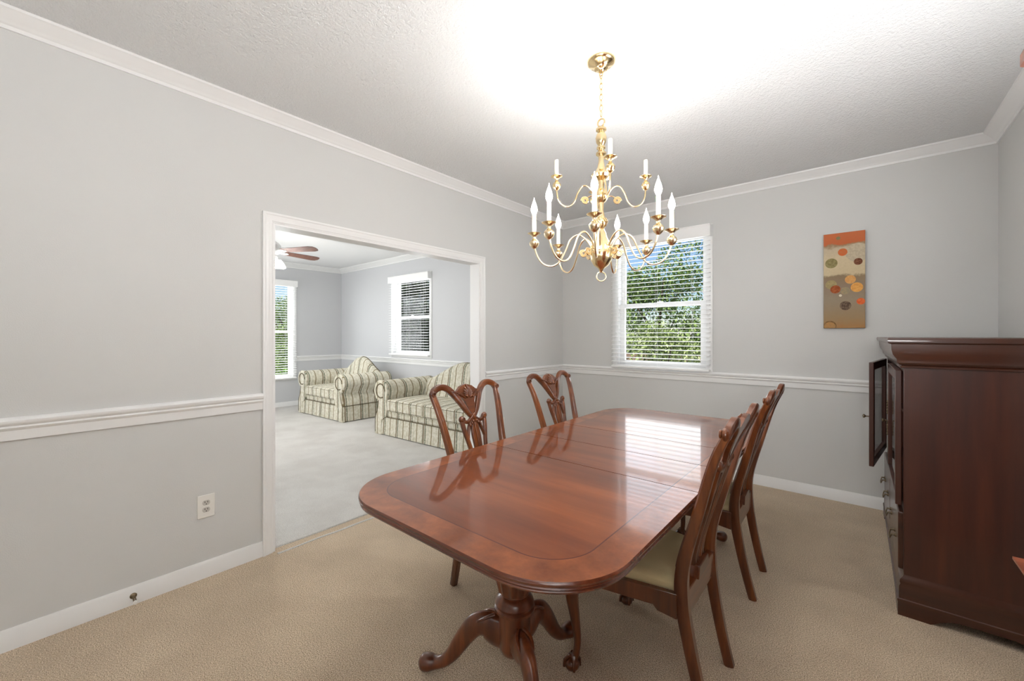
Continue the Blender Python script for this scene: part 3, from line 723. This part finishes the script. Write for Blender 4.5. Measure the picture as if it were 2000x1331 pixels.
for q in (.02, HL/2+.003):
    b = BM(); box(b, -.016, 0, q, q+HL/2-.023, .10, .75); d = obj('door', b, M_hut, hut, bevel=.004)
    b = BM(); lathe(b, [(.005, 0), (.005, -.010), (.012, -.018), (0, -.024)], (-.016, q+HL/4, .5), n=12, ax='x'); obj('door_knob', b, M_dbrass, d)
    b = BM(); box(b, .034, .05, q, q+HL/2-.023, .86, 1.90); obj('door', b, M_hut, hut, bevel=.004)

# ------------------------------------------------------------------ canvas painting: abstract circles on torn bands
M_art = mat('abstract_canvas_paint', srgb(190, 172, 146), .7, spec=.1); g = G(M_art)
v = g.coord(); X, Y, Z = g.xyz(v)      # local: x -.129...129, z -.385...385
n1 = g.noise(v, 16, 5, .65); n2 = g.noise(v, 60, 4, .7)
zz = g.math('ADD', Z, g.math('MULTIPLY', g.math('SUBTRACT', n1, .5), .085))
zf = g.math('DIVIDE', g.math('ADD', zz, .385), .77)
col = g.ramp(zf, [(.0, srgb(176, 128, 78)), (.10, srgb(164, 138, 104)), (.30, srgb(158, 144, 124)), (.42, srgb(150, 132, 114)), (.545, srgb(146, 126, 100)), (.565, srgb(214, 196, 160)), (.74, srgb(220, 202, 168)), (.84, srgb(206, 190, 164)), (.875, srgb(160, 132, 100)), (.89, srgb(204, 106, 62)), (1.0, srgb(208, 112, 68))])
col = g.mix(g.math('MULTIPLY', n2, .35), col, srgb(140, 120, 96))
def disc(cx, cz, r, c, c2=None, squash=1.0, fuzz=0.0):
    global col
    dx = g.math('SUBTRACT', X, cx); dz = g.math('DIVIDE', g.math('SUBTRACT', Z, cz), squash)
    d = g.math('SQRT', g.math('ADD', g.math('MULTIPLY', dx, dx), g.math('MULTIPLY', dz, dz)))
    m = g.math('LESS_THAN', d, r)
    cc = g.mix(g.ramp(n2, [(.42, (0,0,0,1)), (.58, (1,1,1,1))]), c, c2 or c)
    col = g.mix(m, col, cc)
disc(.085, .215, .075, srgb(200, 186, 160), srgb(186, 172, 148))
disc(-.008, .228, .030, srgb(206, 106, 62), srgb(196, 116, 72))
disc(-.080, .145, .040, srgb(134, 122, 82), srgb(158, 146, 102))
disc(.088, .142, .027, srgb(104, 64, 46), srgb(140, 96, 72))
disc(.040, .003, .034, srgb(214, 152, 88), srgb(222, 170, 108))
disc(-.082, -.030, .037, srgb(156, 142, 102), srgb(176, 156, 112))
disc(.008, -.085, .030, srgb(170, 150, 116), srgb(150, 140, 116))
disc(-.054, -.070, .033, srgb(146, 76, 46), srgb(172, 98, 58))
disc(.080, -.062, .038, srgb(220, 156, 82), srgb(232, 174, 98))
disc(-.022, -.122, .010, srgb(224, 214, 192))
disc(.104, -.175, .026, srgb(216, 96, 54), srgb(226, 120, 70))
disc(.010, -.205, .036, srgb(92, 74, 62), srgb(132, 112, 92))
disc(-.090, -.370, .044, srgb(120, 92, 60), srgb(150, 118, 80)); disc(-.090, -.372, .036, srgb(186, 140, 86), srgb(170, 132, 88))
disc(-.036, .345, .014, srgb(140, 130, 92)); 
g.l(col, g.p.inputs['Base Color']); g.bump(n2, .25, .003)
M_cedge = mat('canvas_edge', srgb(120, 100, 78), .8)
b = BM(); box(b, -.131, .131, -.030, 0, -.3865, .3865)
for f in b.faces:
    c = f.calc_center_median()
    if c.y > -.029: f.material_index = 1
p_ = obj('canvas_painting', b, [M_art, M_cedge], bevel=.002); p_.location = (2.708, D-.001, 1.800)
tag(p_, 'narrow vertical canvas with orange, tan and brown painted circles on back wall', 'painting')

# ------------------------------------------------------------------ wall outlets, door stop
def outlet(loc, label, sc=1.0):
    o = thing('wall_outlet', label, 'outlet', loc, 0)
    hy, hz = .041*sc, .064*sc
    b = BM(); box(b, 0, .006, -hy, hy, -hz, hz); obj('cover_plate', b, M_plastic, o, bevel=.003)
    for s in (-1, 1):
        b = BM(); zc = s*.0195*sc; pts = []
        for k in range(24):
            a = 2*PI*k/24; pts.append((.0175*sc*math.cos(a), zc+max(-.0135, min(.0135, .0175*math.sin(a)))*sc))
        prism(b, pts, .004, .0078, 'x'); r = obj('receptacle', b, M_recept, o)
        b = BM()
        for q in (-.0065, .0065): box(b, .0070, .0083, q*sc-.0013*sc, q*sc+.0013*sc, zc, zc+.009*sc)
        lathe(b, [(.0027*sc, .0070), (.0027*sc, .0083)], (0, 0, zc-.007*sc), n=10, ax='x')
        obj('socket_hole', b, M_slot, r, smooth=0)
    b = BM(); lathe(b, [(.003, .004), (.003, .0075), (0, .008)], (0, 0, 0), n=10, ax='x'); obj('screw', b, M_plastic, o)
    return o
outlet((0, .648, .398), 'white double wall outlet on left wall below chair rail, beside the opening')
outlet((0, 3.142, .446), 'white wall outlet seen past the chair post, between opening and corner')
o = thing('door_stop', 'small brass door stop screwed to left baseboard near floor', 'door stop', (.013, .345, .046))
b = BM(); lathe(b, [(.0, 0), (.014, 0), (.014, .003), (.008, .006), (.006, .008)], n=16, ax='x'); obj('mounting_flange', b, M_dbrass, o)
b = BM(); sweep(b, [(.004+.052*k/60, .006*math.cos(k*.9), .006*math.sin(k*.9)-.010*(k/60)**2) for k in range(61)], (.0026, .0026), n=6); obj('spring', b, M_dbrass, o)
b = BM(); lathe(b, [(.0, .050), (.008, .051), (.009, .062), (.006, .066), (0, .066)], (0, 0, -.010), n=14, ax='x'); obj('rubber_tip', b, M_plastic, o)

# ------------------------------------------------------------------ striped sofas (local: origin on the floor at the middle of the front edge, faces -y)
def sofa(label, loc, rz, W_):
    t = thing('sofa' if W_ > 1.7 else 'loveseat', label, 'sofa' if W_ > 1.7 else 'loveseat', loc, rz)
    hw = W_/2; aw = .25; DP = .93
    # skirt
    b = BM()
    ring = lambda o, z: [(-hw-o, -o, z), (hw+o, -o, z), (hw+o, DP, z), (-hw-o, DP, z)]
    loft(b, [ring(.014, .012), ring(0, .245)])
    bmesh.ops.recalc_face_normals(b, faces=b.faces[:])
    for f in b.faces:
        if abs(f.normal.x) > .7: f.material_index = 1
    s_ = obj('skirt', b, [M_sx, M_sy], t)
    b = BM(); sweep(b, [(-hw-.003, DP, .248), (-hw-.003, -.003, .248), (hw+.003, -.003, .248), (hw+.003, DP, .248)], (.012, .012), n=8); obj('piping', b, M_pipe, s_)
    b = BM()
    sweep(b, [(0, -.016, .015), (0, -.004, .24)], (.005, .005), up=(1,0,0), n=6); obj('pleat', b, M_pipe, s_)
    b = BM(); box(b, -hw+.02, hw-.02, .012, DP-.02, .24, .335); obj('seat_base', b, M_sx, t, bevel=.025, seg=3)
    # seat cushions
    n_ = 2; cw_ = (W_-2*aw+.02)/n_
    for k in range(n_):
        x0 = -hw+aw-.01+k*cw_; b = BM(); box(b, x0+.003, x0+cw_-.003, -.012, .66, .325, .485)
        bmesh.ops.subdivide_edges(b, edges=b.edges[:], cuts=6, use_grid_fill=True)
        for v_ in b.verts:
            u = (v_.co.x-x0)/cw_*2-1; q = (v_.co.y-.32)/.34
            if v_.co.z > .46: v_.co.z += .022*(1-u*u)*(1-q*q)
        c_ = obj('seat_cushion', b, M_sx, t, bevel=.035, seg=4)
        b = BM()
        for zz in (.345, .468): sweep(b, [(x0+.03, -.010, zz), (x0+cw_-.03, -.010, zz)], (.007, .007), n=6)
        obj('piping', b, M_pipe, c_)
    # rolled arms
    for s in (-1, 1):
        b = BM(); P = []
        for k in range(22):
            a = math.radians(-40 + 250*k/21) ; P.append((s*(hw-.120+.140*math.cos(a)) , .595+.140*math.sin(a)))
        P = [(s*(hw-.005), .245), (s*(hw-.016), .36), (s*(hw-.055), .44)] + P[2:] if True else P
        P = P + [(s*(hw-aw+.012), .44), (s*(hw-aw), .30), (s*(hw-aw), .245)]
        prism(b, P, .015, DP-.06, 'y'); a_ = obj('arm', b, M_sy, t, smooth=60)
        # front facing panel: scroll above, flaring foot below
        b = BM(); F = [(s*(hw+.006), .0), (s*(hw-.002), .22), (s*(hw-.052), .34), (s*(hw-.070), .44)]
        F += [(s*(hw-.120+.147*math.cos(math.radians(q))), .595+.147*math.sin(math.radians(q))) for q in range(-50, 205, 12)]
        F += [(s*(hw-aw+.012), .48), (s*(hw-aw-.008), .36), (s*(hw-aw+.02), .25), (s*(hw-.14), .20), (s*(hw-.13), .0)]
        F = [(x, max(z, .26)) if False else (x, z) for x, z in F if z > .1 or True]
        prism(b, F, -.016, .018, 'y'); obj('arm_front', b, M_sx, a_, bevel=.006)
        b = BM(); torus(b, (s*(hw-.120), -.016, .595), .095, .009, 'y', 22, 6, arc=PI*1.7)
        sweep(b, spline([(s*(hw-.004), -.019, .03), (s*(hw-.006), -.019, .22), (s*(hw-.060), -.019, .35), (s*(hw-.082), -.019, .47)], 5), (.008, .008), up=(0,1,0), n=6)
        obj('piping', b, M_pipe, a_)
    # camel back
    b = BM(); N = 40
    def top(x):
        u = abs(x)/(hw-.06); return .70 + .27*(math.cos(min(u/.95, 1)*PI)*.5+.5)
    rings = []
    for k in range(N+1):
        x = -(hw-.05)+2*(hw-.05)*k/N; zt = top(x); r = []
        for (y, z) in ((.60, .30), (.62, .48), (.655, .60), (.70, zt-.06), (.735, zt-.012), (.78, zt), (.82, zt-.015), (.845, zt-.06), (.86, .5), (.86, .26), (.70, .26)): r.append((x, y, z))
        rings.append(r)
    loft(b, rings); bk_ = obj('backrest', b, M_sx, t, smooth=60)
    b = BM(); sweep(b, [(-(hw-.05)+2*(hw-.05)*k/N, .80, top(-(hw-.05)+2*(hw-.05)*k/N)) for k in range(N+1)], (.012, .012), n=6); obj('piping', b, M_pipe, bk_)
    return t
sofa('smaller green and cream striped rolled arm loveseat in far left corner of living room', (-4.00, 3.13, .004), math.radians(2.5), 1.44)
sofa('wider green and cream striped rolled arm sofa, right one, behind dining chair', (-1.33, 3.17, .004), math.radians(3), 1.94)

# ------------------------------------------------------------------ ceiling fan in the living room
fan_ = thing('ceiling_fan', 'white ceiling fan with brown blades and lit bowl in living room', 'ceiling fan', (-2.78, 1.955, H))
b = BM(); lathe(b, [(.0, -.055), (.03, -.05), (.06, -.03), (.07, -.006), (.07, 0)], n=28); lathe(b, [(.012, -.20), (.012, -.05)], n=12); obj('downrod', b, M_white, fan_)
b = BM(); lathe(b, [(.0, -.40), (.06, -.395), (.075, -.375), (.10, -.36), (.115, -.33), (.115, -.265), (.09, -.235), (.04, -.20), (.0, -.198)], n=32); obj('motor_housing', b, M_white, fan_)
M_blade = wood('walnut_fan_blade', srgb(72, 44, 34), srgb(98, 62, 48), srgb(118, 80, 64), axis='x', coat=.1)
base_ang = math.degrees(math.atan2(vy, vx))
for k in range(5):
    a = math.radians(base_ang - 30 - 72*k)
    R_ = Matrix.Rotation(a, 4, 'Z') @ Matrix.Translation((0, 0, -.335)) @ Matrix.Rotation(math.radians(-13), 4, 'X')
    b = BM(); P = [(.17, -.05), (.58, -.068), (.63, -.055), (.65, -.02), (.65, .02), (.63, .055), (.58, .068), (.17, .05)]
    vs = []
    loft(b, [[R_ @ Vector((x, y, z)) for x, y in P] for z in (-.003, .003)]); bl = obj('blade', b, M_blade, fan_)
    b = BM(); loft(b, [[R_ @ Vector((x, y, z)) for x, y in ((.08, -.02), (.19, -.03), (.23, 0), (.19, .03), (.08, .02))] for z in (-.009, -.0035)]); obj('blade_arm', b, M_white, bl)
b = BM(); lathe(b, [(.05, -.40), (.05, -.425), (.075, -.43), (.075, -.40)], n=24); obj('light_fitter', b, M_white, fan_)
for k in range(3):
    a = math.radians(base_ang+60+120*k); b = BM(); c = (.085*math.cos(a), .085*math.sin(a), -.44)
    lathe(b, [(.028, .0), (.045, -.02), (.072, -.065), (.082, -.095), (.074, -.10), (0, -.085)], c, n=22); obj('glass_shade', b, M_fanlight, fan_)
lamp('fan_light', 'POINT', (-2.78, 1.955, 2.14), 32, (1, .97, .93), shadow_soft_size=.12)

# ------------------------------------------------------------------ garden outside
b = BM(); box(b, -40, 40, -40, 45, -.75, -.7); gl_ = obj('lawn', b, M_grass, smooth=0); gl_['kind'] = 'structure'
def foliage(b, blobs, n, size):
    for (cx, cy, cz, rx_, ry_, rz_) in blobs:
        for _ in range(n):
            while True:
                p = Vector((random.uniform(-1, 1), random.uniform(-1, 1), random.uniform(-1, 1)))
                if .55 < p.length < 1: break
            c = Vector((cx+p.x*rx_, cy+p.y*ry_, cz+p.z*rz_)); s = size*random.uniform(.6, 1.3)
            R = Matrix.Rotation(random.uniform(0, 6.28), 3, 'Z') @ Matrix.Rotation(random.gauss(.5, .5), 3, 'X')
            vs = [b.verts.new(c + R @ Vector(q)*s) for q in ((0, -1, 0), (.45, -.1, .08), (0, 1, 0), (-.45, -.1, .08))]
            b.faces.new(vs)
def plant(name, label, cat, loc, blobs, n, size, m, trunk=None, group=None):
    o = thing(name, label, cat, loc, 0, group)
    b = BM(); foliage(b, blobs, n, size); obj('foliage', b, m, o, smooth=0)
    if trunk:
        b = BM(); r, h = trunk
        sweep(b, spline([(0, 0, 0, r*2.4, r*2.4), (.03, .02, h*.4, r*1.8, r*1.8), (-.02, 0, h, r, r)], 4), n=10)
        for k in range(5):
            a = k*1.3; sweep(b, spline([(0, 0, h*(.5+.08*k), r, r), (.4*math.cos(a), .4*math.sin(a), h*(.7+.09*k), r*.6, r*.6), (.9*math.cos(a), .9*math.sin(a), h*(.95+.1*k), r*.25, r*.25)], 4), n=7)
        obj('trunk', b, M_bark, o)
    return o
def rb(n, R, z0, z1, r0, r1):
    return [(random.uniform(-R, R), random.uniform(-R, R)*.7, random.uniform(z0, z1), *(lambda q: (q, q, q*.8))(random.uniform(r0, r1))) for _ in range(n)]
plant('garden_shrub', 'pale leafy shrub right outside the dining room window', 'shrub', (.45, 6.4, -.7), rb(14, .62, .5, 2.0, .3, .5), 800, .035, M_leaf2, (.05, 1.4))
plant('garden_shrub', 'second pale shrub outside the dining window, toward its left side', 'shrub', (-1.75, 7.7, -.7), rb(16, .75, .5, 2.5, .35, .55), 800, .035, M_leaf2, (.05, 1.4))
plant('garden_tree', 'green tree against blue sky through right half of dining window', 'tree', (-1.5, 11.5, -.7), rb(20, 1.2, 1.4, 4.1, .5, .8), 900, .055, M_leaf, (.10, 2.6))
plant('garden_tree', 'green tree through dining window, farther left behind the chandelier arms', 'tree', (-5.6, 12.8, -.7), rb(20, 1.4, 1.2, 4.2, .6, .9), 900, .055, M_leaf, (.10, 2.6))
plant('garden_tree', 'green tree at right edge of dining window view, lower than others', 'tree', (1.8, 12.2, -.7), rb(16, 1.0, .8, 2.9, .5, .8), 900, .055, M_leaf, (.10, 2.2))
plant('evergreen_tree', 'dark evergreen filling the living room back window', 'tree', (-6.7, 6.9, -.7), rb(34, 1.5, .3, 4.2, .5, .8), 900, .055, M_leaf4, (.10, 2.6))
plant('evergreen_tree', 'dark evergreen farther left beyond the living room back window', 'tree', (-10.3, 9.4, -.7), rb(30, 1.7, .4, 4.8, .5, .9), 900, .05, M_leaf4, (.10, 2.6))
plant('hedge', 'bright green low hedge under the tall living room window', 'hedge', (-8.3, 4.4, -.7), [(q*.4-1.2, random.uniform(-.6, .6), .5+random.uniform(0, .3), .55, .55, .5) for q in range(7)], 420, .045, M_leaf3)
plant('garden_tree', 'leafy green tree beyond the bright hedge in tall living room window', 'tree', (-13.6, 6.4, -.7), rb(26, 1.8, .5, 3.2, .5, .9), 900, .05, M_leaf, (.10, 2.4))
plant('garden_tree', 'low green tree closing the gap between trunks outside dining window', 'tree', (-.6, 17.0, -.7), rb(22, 1.7, .3, 3.0, .6, .9), 800, .065, M_leaf, (.10, 2.2))
plant('garden_tree', 'green tree farthest to the right beyond dining window, mostly out of view', 'tree', (6.2, 15.0, -.7), rb(22, 1.3, .3, 3.2, .6, .9), 800, .065, M_leaf, (.10, 2.2))
b = BM()
box(b, -4, 6, 8.6, 8.66, -.7, .95)
fn = obj('garden_fence', b, M_fence, smooth=0); tag(fn, 'brown board fence behind the shrubs outside dining window', 'fence')
